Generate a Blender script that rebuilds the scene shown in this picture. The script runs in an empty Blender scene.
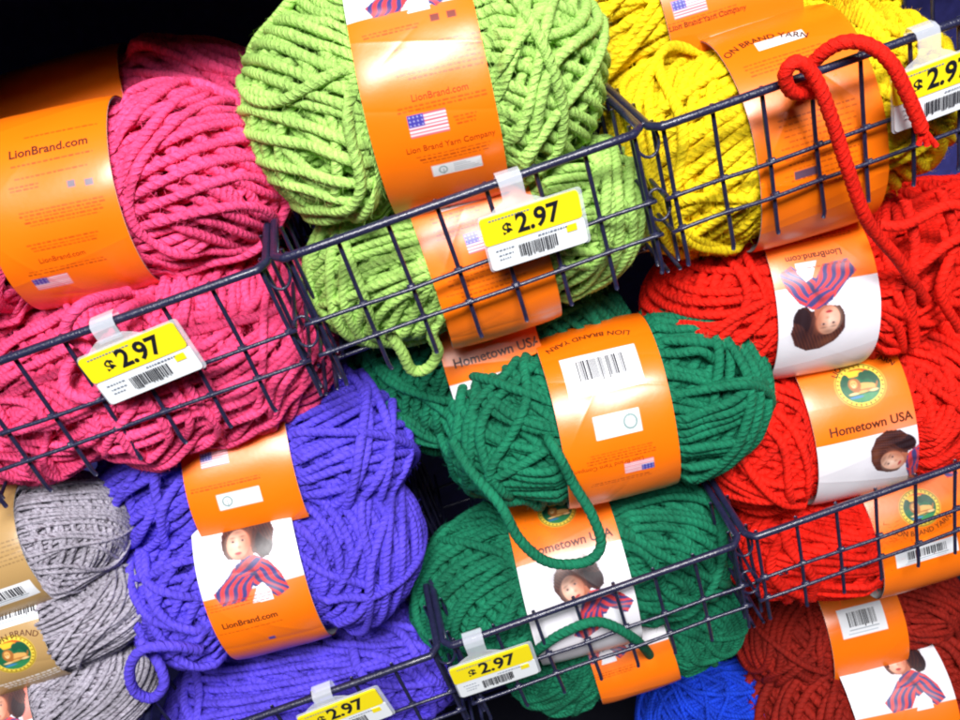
import bpy, math, random
import numpy as np
from mathutils import Vector, Matrix
R = math.radians
rng = np.random.default_rng(7)
random.seed(7)
scene = bpy.context.scene
COL = scene.collection

# ------------------------------------------------------------------ camera model (photo is 960x720)
FPX = 950.0
ROLL, PITCH = R(19.5), R(33.0)
X = np.array([1., 0, 0])
F = np.array([0, math.cos(PITCH), -math.sin(PITCH)])       # view direction
D = np.array([0, -math.sin(PITCH), -math.cos(PITCH)])      # downwards, square to the view
IX = math.cos(ROLL) * X + math.sin(ROLL) * D               # image right
IY = -math.sin(ROLL) * X + math.cos(ROLL) * D              # image down
def ray(px, py): return F + (px - 480) / FPX * IX + (py - 360) / FPX * IY
def at_y(px, py, y):
    d = ray(px, py); return d * (y / d[1])
cam = bpy.data.cameras.new('camera'); co = bpy.data.objects.new('camera', cam); COL.objects.link(co)
cam.sensor_width = 36; cam.lens = 36 * FPX / 960; cam.clip_start = 0.01; cam.clip_end = 50
m = Matrix.Identity(4)
for i in range(3):
    m[i][0] = IX[i]; m[i][1] = -IY[i]; m[i][2] = -F[i]
co.matrix_world = m
scene.camera = co

# ------------------------------------------------------------------ materials
def mat(name, color=(.5, .5, .5), rough=.5, spec=.5, metal=0, trans=0, alpha=1, bump=None, ior=1.45, var=None, coat=0, sheen=0):
    M = bpy.data.materials.new(name); M.use_nodes = True
    nt = M.node_tree; b = nt.nodes['Principled BSDF']
    b.inputs['Base Color'].default_value = (*color, 1); b.inputs['Roughness'].default_value = rough
    b.inputs['Specular IOR Level'].default_value = spec; b.inputs['Metallic'].default_value = metal
    b.inputs['Transmission Weight'].default_value = trans; b.inputs['Alpha'].default_value = alpha
    b.inputs['IOR'].default_value = ior; b.inputs['Coat Weight'].default_value = coat
    tc = nt.nodes.new('ShaderNodeTexCoord')
    if var:
        n = nt.nodes.new('ShaderNodeTexNoise'); n.inputs['Scale'].default_value = var[0]; n.inputs['Detail'].default_value = 4
        nt.links.new(tc.outputs['Object'], n.inputs['Vector'])
        mx = nt.nodes.new('ShaderNodeMix'); mx.data_type = 'RGBA'
        mx.inputs[6].default_value = (*[c * (1 - var[1]) for c in color], 1); mx.inputs[7].default_value = (*[min(1, c * (1 + var[1])) for c in color], 1)
        nt.links.new(n.outputs['Fac'], mx.inputs[0]); nt.links.new(mx.outputs[2], b.inputs['Base Color'])
    if bump:
        n = nt.nodes.new('ShaderNodeTexNoise'); n.inputs['Scale'].default_value = bump[0]; n.inputs['Detail'].default_value = 3
        nt.links.new(tc.outputs['Object'], n.inputs['Vector'])
        bp = nt.nodes.new('ShaderNodeBump'); bp.inputs['Strength'].default_value = bump[1]; bp.inputs['Distance'].default_value = bump[2]
        nt.links.new(n.outputs['Fac'], bp.inputs['Height']); nt.links.new(bp.outputs['Normal'], b.inputs['Normal'])
    return M

def yarn_mat(name, tweed=False):
    M = bpy.data.materials.new(name); M.use_nodes = True
    nt = M.node_tree; b = nt.nodes['Principled BSDF']; L = nt.links
    oi = nt.nodes.new('ShaderNodeObjectInfo'); tc = nt.nodes.new('ShaderNodeTexCoord')
    uv = nt.nodes.new('ShaderNodeUVMap')
    # fibres run along the strand: stretched noise in strand coordinates
    mp = nt.nodes.new('ShaderNodeMapping'); mp.inputs['Scale'].default_value = (260, 6, 1)
    L.new(uv.outputs['UV'], mp.inputs['Vector'])
    nf = nt.nodes.new('ShaderNodeTexNoise'); nf.inputs['Scale'].default_value = 1.6; nf.inputs['Detail'].default_value = 3
    L.new(mp.outputs['Vector'], nf.inputs['Vector'])
    no = nt.nodes.new('ShaderNodeTexNoise'); no.inputs['Scale'].default_value = 45; no.inputs['Detail'].default_value = 3
    L.new(tc.outputs['Object'], no.inputs['Vector'])
    ad = nt.nodes.new('ShaderNodeMath'); ad.operation = 'ADD'
    L.new(nf.outputs['Fac'], ad.inputs[0]); L.new(no.outputs['Fac'], ad.inputs[1])
    rg = nt.nodes.new('ShaderNodeMapRange'); rg.inputs['From Min'].default_value = .7; rg.inputs['From Max'].default_value = 1.3
    rg.inputs['To Min'].default_value = .6 if not tweed else .5; rg.inputs['To Max'].default_value = 1.3 if not tweed else 1.25
    L.new(ad.outputs[0], rg.inputs['Value'])
    vm = nt.nodes.new('ShaderNodeVectorMath'); vm.operation = 'SCALE'
    L.new(oi.outputs['Color'], vm.inputs[0]); L.new(rg.outputs[0], vm.inputs['Scale'])
    out = vm.outputs[0]
    if tweed:
        n2 = nt.nodes.new('ShaderNodeTexNoise'); n2.inputs['Scale'].default_value = 1; n2.inputs['Detail'].default_value = 2
        mp2 = nt.nodes.new('ShaderNodeMapping'); mp2.inputs['Scale'].default_value = (120, 3, 1); L.new(uv.outputs['UV'], mp2.inputs['Vector'])
        L.new(mp2.outputs['Vector'], n2.inputs['Vector'])
        cr = nt.nodes.new('ShaderNodeValToRGB'); cr.color_ramp.elements[0].position = .33; cr.color_ramp.elements[0].color = (.38, .33, .36, 1)
        cr.color_ramp.elements[1].position = .43; cr.color_ramp.elements[1].color = (1, 1, 1, 1)
        L.new(n2.outputs['Fac'], cr.inputs[0])
        ml = nt.nodes.new('ShaderNodeVectorMath'); ml.operation = 'MULTIPLY'
        L.new(out, ml.inputs[0]); L.new(cr.outputs[0], ml.inputs[1]); out = ml.outputs[0]
    L.new(out, b.inputs['Base Color'])
    b.inputs['Roughness'].default_value = .75; b.inputs['Specular IOR Level'].default_value = .25
    b.inputs['Sheen Weight'].default_value = .25; b.inputs['Sheen Roughness'].default_value = .4
    L.new(oi.outputs['Color'], b.inputs['Sheen Tint'])
    nb = nt.nodes.new('ShaderNodeTexNoise'); nb.inputs['Scale'].default_value = 1400; nb.inputs['Detail'].default_value = 2
    L.new(tc.outputs['Object'], nb.inputs['Vector'])
    a2 = nt.nodes.new('ShaderNodeMath'); a2.operation = 'ADD'; L.new(nf.outputs['Fac'], a2.inputs[0]); L.new(nb.outputs['Fac'], a2.inputs[1])
    sp = nt.nodes.new('ShaderNodeSeparateXYZ'); L.new(uv.outputs['UV'], sp.inputs[0])
    m1 = nt.nodes.new('ShaderNodeMath'); m1.operation = 'MULTIPLY'; m1.inputs[1].default_value = math.pi * (2 if tweed else 3); L.new(sp.outputs['Y'], m1.inputs[0])
    c1 = nt.nodes.new('ShaderNodeMath'); c1.operation = 'COSINE'; L.new(m1.outputs[0], c1.inputs[0])
    ab = nt.nodes.new('ShaderNodeMath'); ab.operation = 'ABSOLUTE'; L.new(c1.outputs[0], ab.inputs[0])
    pw = nt.nodes.new('ShaderNodeMath'); pw.operation = 'POWER'; pw.inputs[1].default_value = .8; L.new(ab.outputs[0], pw.inputs[0])
    bq = nt.nodes.new('ShaderNodeBump'); bq.inputs['Strength'].default_value = 1; bq.inputs['Distance'].default_value = .00055 if not tweed else .0004
    L.new(pw.outputs[0], bq.inputs['Height'])
    bp = nt.nodes.new('ShaderNodeBump'); bp.inputs['Strength'].default_value = .9; bp.inputs['Distance'].default_value = .0009
    L.new(a2.outputs[0], bp.inputs['Height']); L.new(bq.outputs['Normal'], bp.inputs['Normal']); L.new(bp.outputs['Normal'], b.inputs['Normal'])
    return M
YARN = yarn_mat('yarn_wool'); TWEED = yarn_mat('yarn_tweed', True)
def attr_mat(name, rough, bump=.1):
    M = mat(name, rough=rough, spec=.85, bump=(300, bump, .0004))
    nt = M.node_tree; a = nt.nodes.new('ShaderNodeAttribute'); a.attribute_name = 'print'
    nt.links.new(a.outputs['Color'], nt.nodes['Principled BSDF'].inputs['Base Color'])
    return M
PAPER = attr_mat('printed_glossy_paper', .33)
INK = mat('printing_ink_brown', (.09, .02, .008), .4, var=(60, .3))
INKB = mat('printing_ink_black', (.012, .012, .02), .4, var=(60, .3))
INKR = mat('printing_ink_rust', (.42, .045, .004), .4, var=(60, .3))
WIRE = mat('dark_blue_enamelled_wire', (.016, .017, .05), .32, .6, bump=(900, .6, .0006), var=(300, .5), coat=.3)
PLAST = mat('clear_tag_plastic', (.85, .9, 1), .15, .5, alpha=.3, bump=(120, .2, .001))
CARDW = mat('white_card', (.82, .86, .9), .45, var=(40, .03))
CARDY = mat('yellow_card', (.95, .78, .01), .45, var=(40, .03))
BACK = mat('navy_back_panel', (.03, .03, .16), .6, bump=(200, .3, .001), var=(90, .6))
DARK = mat('dark_shelf_metal', (.006, .006, .012), .5, bump=(100, .3, .001), var=(20, .3))

# ------------------------------------------------------------------ mesh helpers
def mesh_np(name, V, Fq, mats, col=None, uv=None, smooth=True, fm=None):
    me = bpy.data.meshes.new(name)
    V = np.asarray(V, np.float32); n = len(Fq)
    if isinstance(Fq, np.ndarray):
        k = Fq.shape[1]; loops = Fq.ravel(); starts = np.arange(n) * k
    else:
        loops = np.concatenate([np.asarray(f) for f in Fq]); lens = np.array([len(f) for f in Fq]); starts = np.concatenate([[0], np.cumsum(lens)[:-1]])
    me.vertices.add(len(V)); me.vertices.foreach_set('co', V.ravel())
    me.loops.add(len(loops)); me.loops.foreach_set('vertex_index', loops.astype(np.int32))
    me.polygons.add(n); me.polygons.foreach_set('loop_start', starts.astype(np.int32))
    me.update(calc_edges=True)
    me.polygons.foreach_set('use_smooth', np.full(n, smooth))
    if fm is not None: me.polygons.foreach_set('material_index', np.asarray(fm, np.int32))
    for mt in (mats if isinstance(mats, (list, tuple)) else [mats]): me.materials.append(mt)
    if col is not None:
        a = me.color_attributes.new('print', 'FLOAT_COLOR', 'POINT')
        c4 = np.ones((len(V), 4), np.float32); c4[:, :3] = col; a.data.foreach_set('color', c4.ravel())
    if uv is not None:
        l = me.uv_layers.new(name='UVMap'); l.data.foreach_set('uv', np.asarray(uv, np.float32).ravel())
    me.update()
    return me
def link(name, me, parent=None, M=None):
    o = bpy.data.objects.new(name, me); COL.objects.link(o)
    if parent is not None: o.parent = parent
    if M is not None: o.matrix_local = M
    return o
def tag(o, label=None, cat=None, group=None, kind=None):
    if label: o['label'] = label
    if cat: o['category'] = cat
    if group: o['group'] = group
    if kind: o['kind'] = kind
    return o
def mat4(ex, ey, ez, p, s=(1, 1, 1)):
    M = Matrix.Identity(4)
    for i in range(3): M[i][0] = ex[i] * s[0]; M[i][1] = ey[i] * s[1]; M[i][2] = ez[i] * s[2]; M[i][3] = p[i]
    return M
class MB:
    def __init__(s): s.V = []; s.F = []; s.uv = []; s.n = 0; s.m = []
    def add(s, V, Fc, uv=None, m=0):
        V = np.asarray(V, float); s.V.append(V); s.F.append(np.asarray(Fc) + s.n); s.n += len(V)
        s.uv.append(uv if uv is not None else np.zeros((len(Fc), len(Fc[0]), 2))); s.m += [m] * len(Fc)
    def tube(s, P, r, k=8, closed=False, m=0, caps=True):
        V, Fc, uv = sweep(np.asarray(P, float), r, k, closed, 0, 0)
        if caps and not closed:
            # taper cap rings so the ends are rounded off
            P = np.asarray(P, float); pass
        s.add(V, Fc, uv, m)
        if caps and not closed:
            n0 = s.n - len(V)
            c0, c1 = V[:k].mean(0), V[-k:].mean(0)
            s.V.append(np.array([c0, c1]))
            a, b = s.n, s.n + 1; s.n += 2
            f = [[n0 + (i + 1) % k, n0 + i, a, a] for i in range(k)] + [[n0 + len(V) - k + i, n0 + len(V) - k + (i + 1) % k, b, b] for i in range(k)]
            s.tri = getattr(s, 'tri', []) + f
    def box(s, c, d, rot=None, m=0):
        v = np.array([[x, y, z] for x in (-.5, .5) for y in (-.5, .5) for z in (-.5, .5)]) * np.array(d)
        if rot is not None: v = v @ np.array(rot).T
        s.add(v + np.array(c), [[0, 1, 3, 2], [4, 6, 7, 5], [0, 4, 5, 1], [2, 3, 7, 6], [0, 2, 6, 4], [1, 5, 7, 3]], m=m)
    def build(s, name, mats, parent=None, M=None, smooth=True):
        V = np.concatenate(s.V); Fc = [list(f) for A in s.F for f in A]
        fm = list(s.m)
        uv = np.concatenate([u.reshape(-1, 2) for u in s.uv] + [np.zeros((3 * len(getattr(s, 'tri', [])), 2))])
        for f in getattr(s, 'tri', []): Fc.append(f[:3]); fm.append(0)
        me = mesh_np(name, V, Fc, mats, uv=uv, smooth=smooth, fm=fm)
        return link(name, me, parent, M)

def frames(P, closed, Nrm=None):
    T = (np.roll(P, -1, 0) - np.roll(P, 1, 0)) if closed else np.gradient(P, axis=0)
    T /= np.linalg.norm(T, axis=1)[:, None] + 1e-12
    if Nrm is None:
        Nn = np.zeros_like(P); v = np.cross(T[0], [0.3, .2, 1.]); 
        if np.linalg.norm(v) < 1e-3: v = np.cross(T[0], [1., 0, 0])
        v /= np.linalg.norm(v)
        for i in range(len(P)):
            v = v - T[i] * v.dot(T[i]); v /= np.linalg.norm(v); Nn[i] = v
    else:
        Nn = Nrm - T * (Nrm * T).sum(1)[:, None]; Nn /= np.linalg.norm(Nn, axis=1)[:, None] + 1e-12
    return T, Nn, np.cross(T, Nn)
def sweep(P, r, k=12, closed=False, ply=3, depth=.17, pitch=.015, Nrm=None, phase=0, r_end=None):
    T, Nn, B = frames(P, closed, Nrm)
    seg = np.linalg.norm(np.diff(P, axis=0), axis=1); s = np.concatenate([[0], np.cumsum(seg)])
    rot = s / pitch * 2 * math.pi + phase
    if closed:
        tot = s[-1] + np.linalg.norm(P[0] - P[-1]); turns = round(tot / pitch) or 1
        rot = s / tot * turns * 2 * math.pi + phase
    th = np.arange(k) / k * 2 * math.pi
    rr = np.full((len(P), k), 1.)
    if ply:
        a = ply * (th[None, :] - rot[:, None])
        rr = 1 - depth + 1.5 * depth * np.sqrt(np.abs(np.cos(a / 2)) + .02) * 1.0
    rad = np.full(len(P), r) if np.isscalar(r) else np.asarray(r)
    rr = rr * rad[:, None]
    V = P[:, None, :] + rr[..., None] * (np.cos(th)[None, :, None] * Nn[:, None, :] + np.sin(th)[None, :, None] * B[:, None, :])
    n = len(P)
    i = np.arange(n if closed else n - 1)[:, None]; j = np.arange(k)[None, :]
    i2 = (i + 1) % n; j2 = (j + 1) % k
    Fc = np.stack([i * k + j, i2 * k + j, i2 * k + j2, i * k + j2], -1).reshape(-1, 4)
    sx, rx = (np.append(s, tot), np.append(rot, turns * 2 * math.pi + phase)) if closed else (s, rot)
    j1 = np.broadcast_to(j, (len(i), k)); i1 = np.broadcast_to(i, (len(i), k))
    cuv = lambda a, b: np.stack([sx[a], b / k - rx[a] / (2 * math.pi)], -1)
    uv = np.stack([cuv(i1, j1), cuv(i1 + 1, j1), cuv(i1 + 1, j1 + 1), cuv(i1, j1 + 1)], 2).reshape(-1, 4, 2)
    return V.reshape(-1, 3), Fc, uv
def spline(pts, step):
    P = np.asarray(pts, float); Q = np.vstack([2 * P[0] - P[1], P, 2 * P[-1] - P[-2]]); out = []
    for i in range(1, len(Q) - 2):
        t = np.linspace(0, 1, 24, endpoint=False)[:, None]; a, b, c, d = Q[i - 1:i + 3]
        out.append(.5 * (2 * b + (c - a) * t + (2 * a - 5 * b + 4 * c - d) * t ** 2 + (3 * b - a - 3 * c + d) * t ** 3))
    out = np.vstack(out + [P[-1:]])
    s = np.concatenate([[0], np.cumsum(np.linalg.norm(np.diff(out, axis=0), axis=1))])
    n = max(4, int(s[-1] / step)); q = np.linspace(0, s[-1], n)
    return np.stack([np.interp(q, s, out[:, k]) for k in range(3)], 1)

# ------------------------------------------------------------------ yarn skein: strands wound in batches over a core
A0, B0, C0 = .100, .050, .050
BW = .0335                                    # half width of the paper band
def cube_idx(d, n=72):
    a = np.abs(d); f = np.argmax(a, 1); ii = np.arange(len(d))
    mx = a[ii, f]; sg = (d[ii, f] > 0).astype(int)
    u = d[ii, (f + 1) % 3] / mx; v = d[ii, (f + 2) % 3] / mx
    u = np.arctan(u) / (math.pi / 4); v = np.arctan(v) / (math.pi / 4)
    iu = np.clip(((u + 1) / 2 * n).astype(int), 0, n - 1); iv = np.clip(((v + 1) / 2 * n).astype(int), 0, n - 1)
    return ((f * 2 + sg) * n + iu) * n + iv
def wound(seed, dia=.0058, batches=12, clamp=True, step=.0014, k=12, ply=3, pitch=.0135, messy=1.0):
    g = np.random.default_rng(seed)
    sh = .0125 if dia > .004 else .009
    a, b, c = A0 - sh, B0 - sh, C0 - sh
    n = 72; H = np.zeros(6 * n * n)
    Vs, Fs, Us = [], [], []; base = 0
    def pos(d, h):
        x = 1.13 * d[:, 0] - .13 * d[:, 0] ** 3
        p = np.stack([a * x, b * d[:, 1], c * d[:, 2]], 1)
        nr = np.stack([d[:, 0] / a, d[:, 1] / b, d[:, 2] / c], 1); nr /= np.linalg.norm(nr, axis=1)[:, None]
        return p + nr * h[:, None], nr
    psi0 = g.uniform(0, 6.28)
    for bt in range(batches + 4):
        psi = psi0 + bt * 2.4 * .5 + g.uniform(-.35, .35)
        tau = (1 if bt % 2 else -1) * R(g.uniform(6, 40))
        if bt % 5 == 4: tau = g.uniform(-.12, .12)
        m_ = int(g.integers(5, 9)); off0 = g.uniform(-.12, .12)
        if dia < .004: m_ = int(m_ * 2)
        stray = bt >= batches
        if stray: m_ = 0; off0 = g.uniform(-.5, .5); tau = R(g.uniform(-35, 35)); psi = g.uniform(0, 6.28)
        wrap = bt in (batches - 3, batches - 2, batches + 1, batches + 2)      # strands wrapped round the two ends
        if wrap: m_ = 2 if bt > batches else 3; tau = R(g.uniform(58, 70)); off0 = g.uniform(.5, .62) * (1 if bt % 2 else -1)
        for q in range(-m_, m_ + 1):
            jt = g.normal(0, .02, 2) * messy
            nv = np.array([math.sin(tau + jt[0]), math.cos(tau) * math.cos(psi + jt[1]), math.cos(tau) * math.sin(psi + jt[1])])
            nv /= np.linalg.norm(nv)
            of = off0 + q * dia / c * .67 + g.normal(0, .008) * messy
            if abs(of) > .93: continue
            u = np.cross(nv, [0.1, .3, 1.]); u /= np.linalg.norm(u); v = np.cross(nv, u)
            rr = math.sqrt(1 - of * of)
            N0 = 900; th = np.arange(N0) / N0 * 2 * math.pi
            d = rr * (np.cos(th)[:, None] * u + np.sin(th)[:, None] * v) + of * nv
            w = (.11 if stray else .02) * messy * np.sin(th * g.integers(2, 5) + g.uniform(0, 6)) ; d = d + w[:, None] * nv
            d /= np.linalg.norm(d, axis=1)[:, None]
            p, _ = pos(d, np.zeros(N0))
            s = np.concatenate([[0], np.cumsum(np.linalg.norm(np.diff(np.vstack([p, p[:1]]), axis=0), axis=1))])
            M = int(s[-1] / step); qq = np.arange(M) / M * s[-1]
            d = np.stack([np.interp(qq, s, np.append(d[:, i], d[0, i])) for i in range(3)], 1); d /= np.linalg.norm(d, axis=1)[:, None]
            lat = np.cross(d, np.roll(d, -1, 0) - np.roll(d, 1, 0)); lat /= np.linalg.norm(lat, axis=1)[:, None]
            scl = 1 / np.sqrt((lat[:, 0] * a) ** 2 + (lat[:, 1] * b) ** 2 + (lat[:, 2] * c) ** 2)   # metres -> angle
            def look(t):
                e = d + lat * (scl * t)[:, None]; return cube_idx(e / np.linalg.norm(e, axis=1)[:, None])
            hq = np.max([H[look(t)] for t in (-.3 * dia, 0, .3 * dia)], 0)
            # bending stiffness: smooth the height along the strand but never sink far
            w_ = int(.0035 / step); hd = np.max([np.roll(hq, q_) for q_ in range(-w_, w_ + 1)], 0)
            kk = int(.010 / step); ker = np.hanning(2 * kk + 3); ker /= ker.sum()
            h = np.convolve(np.concatenate([hd[-kk - 1:], hd, hd[:kk + 1]]), ker, 'valid')
            top = h + dia * .62
            for t in np.linspace(-.42, .42, 5) * dia:
                ix = look(t); np.maximum.at(H, ix, top)
            he = .62 * h * (1 - .5 * d[:, 0] ** 2)
            p, nr = pos(d, he + dia * .45)
            ks = int(.0065 / step); kr = np.hanning(2 * ks + 3); kr /= kr.sum()
            pe = np.vstack([p[-ks - 1:], p, p[:ks + 1]]); p = np.stack([np.convolve(pe[:, q_], kr, 'valid') for q_ in range(3)], 1)
            aa = np.arange(len(p)) / len(p) * 2 * math.pi
            V, Fc, uv = sweep(p, dia * .56 * g.uniform(.93, 1.05) * (1 + .05 * np.sin(aa * 9 + g.uniform(0, 6)) + .04 * np.sin(aa * 23 + g.uniform(0, 6))), k, True, ply, .085, pitch, nr, g.uniform(0, 6))
            Vs.append(V); Fs.append(Fc + base); uv[..., 0] += g.uniform(0, 5); Us.append(uv); base += len(V)
    # core that fills the inside
    nu, nvv = 96, 48
    th, ph = np.meshgrid(np.arange(nu) / nu * 2 * math.pi, np.linspace(.02, math.pi - .02, nvv), indexing='ij')
    d = np.stack([np.cos(ph), np.sin(ph) * np.cos(th), np.sin(ph) * np.sin(th)], -1).reshape(-1, 3)
    p, _ = pos(d, np.full(len(d), .004))
    i = np.arange(nu)[:, None]; j = np.arange(nvv - 1)[None, :]
    Fc = np.stack([i * nvv + j, ((i + 1) % nu) * nvv + j, ((i + 1) % nu) * nvv + j + 1, i * nvv + j + 1], -1).reshape(-1, 4)
    Vs.append(p); Fs.append(Fc + base); Us.append(np.zeros((len(Fc), 4, 2)))
    V = np.vstack(Vs); Fc = np.vstack(Fs); uv = np.concatenate(Us)
    ext = np.percentile(np.abs(V[:-len(p)]), 99.3, axis=0); print('extent', seed, ext)
    V *= np.array([A0, B0, C0]) / ext * np.array([1, .99, .99])
    if clamp:   # the paper band squeezes the strands under it
        w = np.clip((np.abs(V[:, 0]) - BW * 1.0) / .010, 0, 1); w = w * w * (3 - 2 * w)
        rho = np.sqrt((V[:, 1] / (B0 * .965)) ** 2 + (V[:, 2] / (C0 * .965)) ** 2) + 1e-9
        lim = .945
        f = np.where(rho > lim - .12, (lim - .12 + .12 * (1 - np.exp(-(rho - lim + .12) / .12))) / rho, 1)
        f = f * (1 - w) + w
        V[:, 1] *= f; V[:, 2] *= f
    # fuzz: short stray fibres standing off the strands
    nh = 80000 if dia > .004 else 40000; nv = len(V) - len(p); ix = g.integers(0, nv, nh)
    nrm = np.stack([V[:, 0] / A0 ** 2, V[:, 1] / B0 ** 2, V[:, 2] / C0 ** 2], 1)[ix]; nrm /= np.linalg.norm(nrm, axis=1)[:, None]
    tg = np.cross(nrm, g.normal(0, 1, (nh, 3))); tg /= np.linalg.norm(tg, axis=1)[:, None]; sd = np.cross(nrm, tg)
    ln = g.uniform(.0015, .0048, nh)[:, None]; lf = g.uniform(.15, 1.0, nh)[:, None]; wd = .00007
    p0 = V[ix]; p1 = p0 + tg * ln * .5 + nrm * ln * lf * .5; p2 = p0 + tg * ln + nrm * ln * lf * .6
    HV = np.stack([p0 - sd * wd, p0 + sd * wd, p1 - sd * wd, p1 + sd * wd, p2 - sd * wd * .5, p2 + sd * wd * .5], 1).reshape(-1, 3)
    b0 = len(V) + np.arange(nh)[:, None] * 6
    HF = np.concatenate([b0 + np.array([[0, 1, 3, 2]]), b0 + np.array([[2, 3, 5, 4]])])
    V = np.vstack([V, HV]); Fc = np.vstack([Fc, HF]); uv = np.concatenate([uv, np.zeros((len(HF), 4, 2))])
    me = mesh_np('wound_yarn', V, Fc, YARN, uv=uv)
    return me
PROTO = {}
def proto(kind):
    if kind not in PROTO:
        if kind.startswith('g'):
            me = wound(int(kind[1:]) + 50, dia=.0034, batches=15, step=.0022, k=7, ply=2, pitch=.012); me.materials[0] = TWEED
        elif kind.startswith('n'): me = wound(int(kind[1:]) + 20, clamp=False, messy=1.6)
        else: me = wound(int(kind[1:]))
        PROTO[kind] = me
    return PROTO[kind]

# ------------------------------------------------------------------ printing on the bands
OR = np.array([.93, .175, .002]); ORD = np.array([.62, .07, .002]); WH = np.array([.82, .8, .86]); TAN = np.array([.42, .26, .1])
class Canvas:
    def __init__(c, S, T, base): c.S, c.T = S, T; c.C = np.empty(S.shape + (3,)); c.C[:] = base
    def at(c, it): c.s0, c.t0, c.fl, c.rot = it
    def uv(c):
        u, v = (c.T - c.t0) * 1000 * c.fl, (c.S - c.s0) * 1000 * c.fl
        cr, sr = math.cos(c.rot), math.sin(c.rot)
        return u * cr + v * sr, -u * sr + v * cr
    def put(c, w, col): w = np.clip(w, 0, 1)[..., None]; c.C = c.C * (1 - w) + np.asarray(col) * w
    def rect(c, x0, y0, x1, y1, col, a=1):
        u, v = c.uv(); e = .25
        c.put(a * np.clip((u - x0) / e + .5, 0, 1) * np.clip((x1 - u) / e + .5, 0, 1) * np.clip((v - y0) / e + .5, 0, 1) * np.clip((y1 - v) / e + .5, 0, 1), col)
    def ell(c, x, y, rx, ry, col, a=1, rot=0, cut=None):
        u, v = c.uv(); u, v = u - x, v - y; cr, sr = math.cos(rot), math.sin(rot); u, v = u * cr + v * sr, -u * sr + v * cr
        d = (1 - np.sqrt((u / rx) ** 2 + (v / ry) ** 2)) * min(rx, ry) / .35 + .5
        w = np.clip(d, 0, 1) * a
        if cut is not None: w = w * cut(*c.uv())
        c.put(w, col)
    def poly(c, pts, col, fn=None):
        u, v = c.uv(); ins = np.zeros(u.shape, bool); n = len(pts)
        for i in range(n):
            (x1, y1), (x2, y2) = pts[i], pts[(i + 1) % n]
            if y1 == y2: continue
            ins ^= ((y1 > v) != (y2 > v)) & (u < (x2 - x1) * (v - y1) / (y2 - y1) + x1)
        if fn is None: c.put(ins.astype(float), col)
        else:
            w = fn(u, v)[..., None]; cc = np.asarray(col[0]) * (1 - w) + np.asarray(col[1]) * w
            c.C = np.where(ins[..., None], cc, c.C)
    def print_lines(c, w, n, gap=1.7, col=(.36, .04, .004), h=.75, a=.9, seed=0):
        g = random.Random(seed)
        for i in range(n):
            ww = w * g.uniform(.65, 1); x = -ww / 2
            while x < ww / 2:
                l = g.uniform(1, 3.2); c.rect(x, i * gap, min(x + l, ww / 2), i * gap + h, col, a * g.uniform(.6, 1)); x += l + .7
    def flag(c, w=20, h=11, pale=True):
        c.rect(-w / 2, -h / 2, w / 2, h / 2, (.85, .75, .8))
        for i in range(7): c.rect(-w / 2, -h / 2 + i * h / 6.5, w / 2, -h / 2 + i * h / 6.5 + h / 13, (.75, .12, .16))
        c.rect(-w / 2, -h / 2, -w / 2 + w * .42, h * .04, (.06, .05, .35))
        for a in range(4):
            for b in range(3): c.ell(-w / 2 + w * .42 * (a + .5) / 4, -h / 2 + h * .54 * (b + .5) / 3, .35, .35, (.5, .5, .75))
    def emblem(c, r=11):
        G_ = (.62, .42, .04); c.ell(0, 0, r * 1.1, r, G_); c.ell(0, 0, r * 1.06, r * .96, (.16, .1, .01)); c.ell(0, 0, r * 1.02, r * .92, (.78, .58, .06))
        for k_ in range(28):
            a = k_ * 2 * math.pi / 28; c.ell(r * .95 * math.cos(a), r * .85 * math.sin(a), r * .045, r * .045, (.2, .1, .01))
        c.ell(0, 0, r * .86, r * .76, (.012, .12, .05))
        inside = lambda u, v: (np.sqrt((u / (r * .86)) ** 2 + (v / (r * .76)) ** 2) < 1).astype(float)
        c.ell(-.1 * r, -r * .75, r * .75, r * .34, (.8, .1, .01), cut=inside); c.ell(-r * .2, -r * .55, r * .5, r * .14, (.95, .5, .03), cut=inside)
        for k_, y_ in ((-.68, -.25), (-.55, -.4), (.4, -.42), (.58, -.3), (.72, -.1), (.2, -.38)): c.ell(k_ * r, y_ * r, r * .17, r * .2, (.008, .08, .04), cut=inside)
        c.ell(.1 * r, r * .58, r * .7, r * .18, (.03, .22, .08), cut=inside); c.ell(-.3 * r, r * .48, r * .3, r * .06, (.05, .2, .4), cut=inside)
        # the lying lion: body, haunch, mane, head, paws, tail
        L1, L2, L3 = (.66, .36, .1), (.36, .13, .03), (.8, .55, .25)
        c.ell(r * .16, r * .1, r * .44, r * .17, L1, rot=.12); c.ell(r * .44, r * .17, r * .2, r * .17, L1)
        c.ell(r * .1, r * .26, r * .5, r * .07, L2); c.ell(-r * .05, r * .3, r * .32, r * .055, L1); c.ell(r * .5, r * .31, r * .2, r * .05, L3)
        c.ell(-r * .24, -r * .06, r * .27, r * .3, L2); c.ell(-r * .2, r * .12, r * .17, r * .18, L2)
        c.ell(-r * .27, -r * .1, r * .15, r * .18, L1); c.ell(-r * .29, r * .0, r * .085, r * .075, L3); c.ell(-r * .3, -r * .03, r * .03, r * .02, (.05, .02, .01))
        c.ell(-r * .34, -r * .13, r * .022, r * .022, (.02, .01, 0)); c.ell(-r * .22, -r * .13, r * .022, r * .022, (.02, .01, 0))
        c.ell(-r * .38, r * .33, r * .22, r * .05, L3); c.ell(r * .68, r * .1, r * .04, r * .16, L2, rot=.5)
    def soft(c, x, y, rx, ry, col, a=.5, rot=0, within=None):
        u, v = c.uv(); u, v = u - x, v - y; cr, sr = math.cos(rot), math.sin(rot); u, v = u * cr + v * sr, -u * sr + v * cr
        w = a * np.exp(-((u / rx) ** 2 + (v / ry) ** 2) * 1.2)
        if within is not None: w = w * within
        c.put(w, col)
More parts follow.
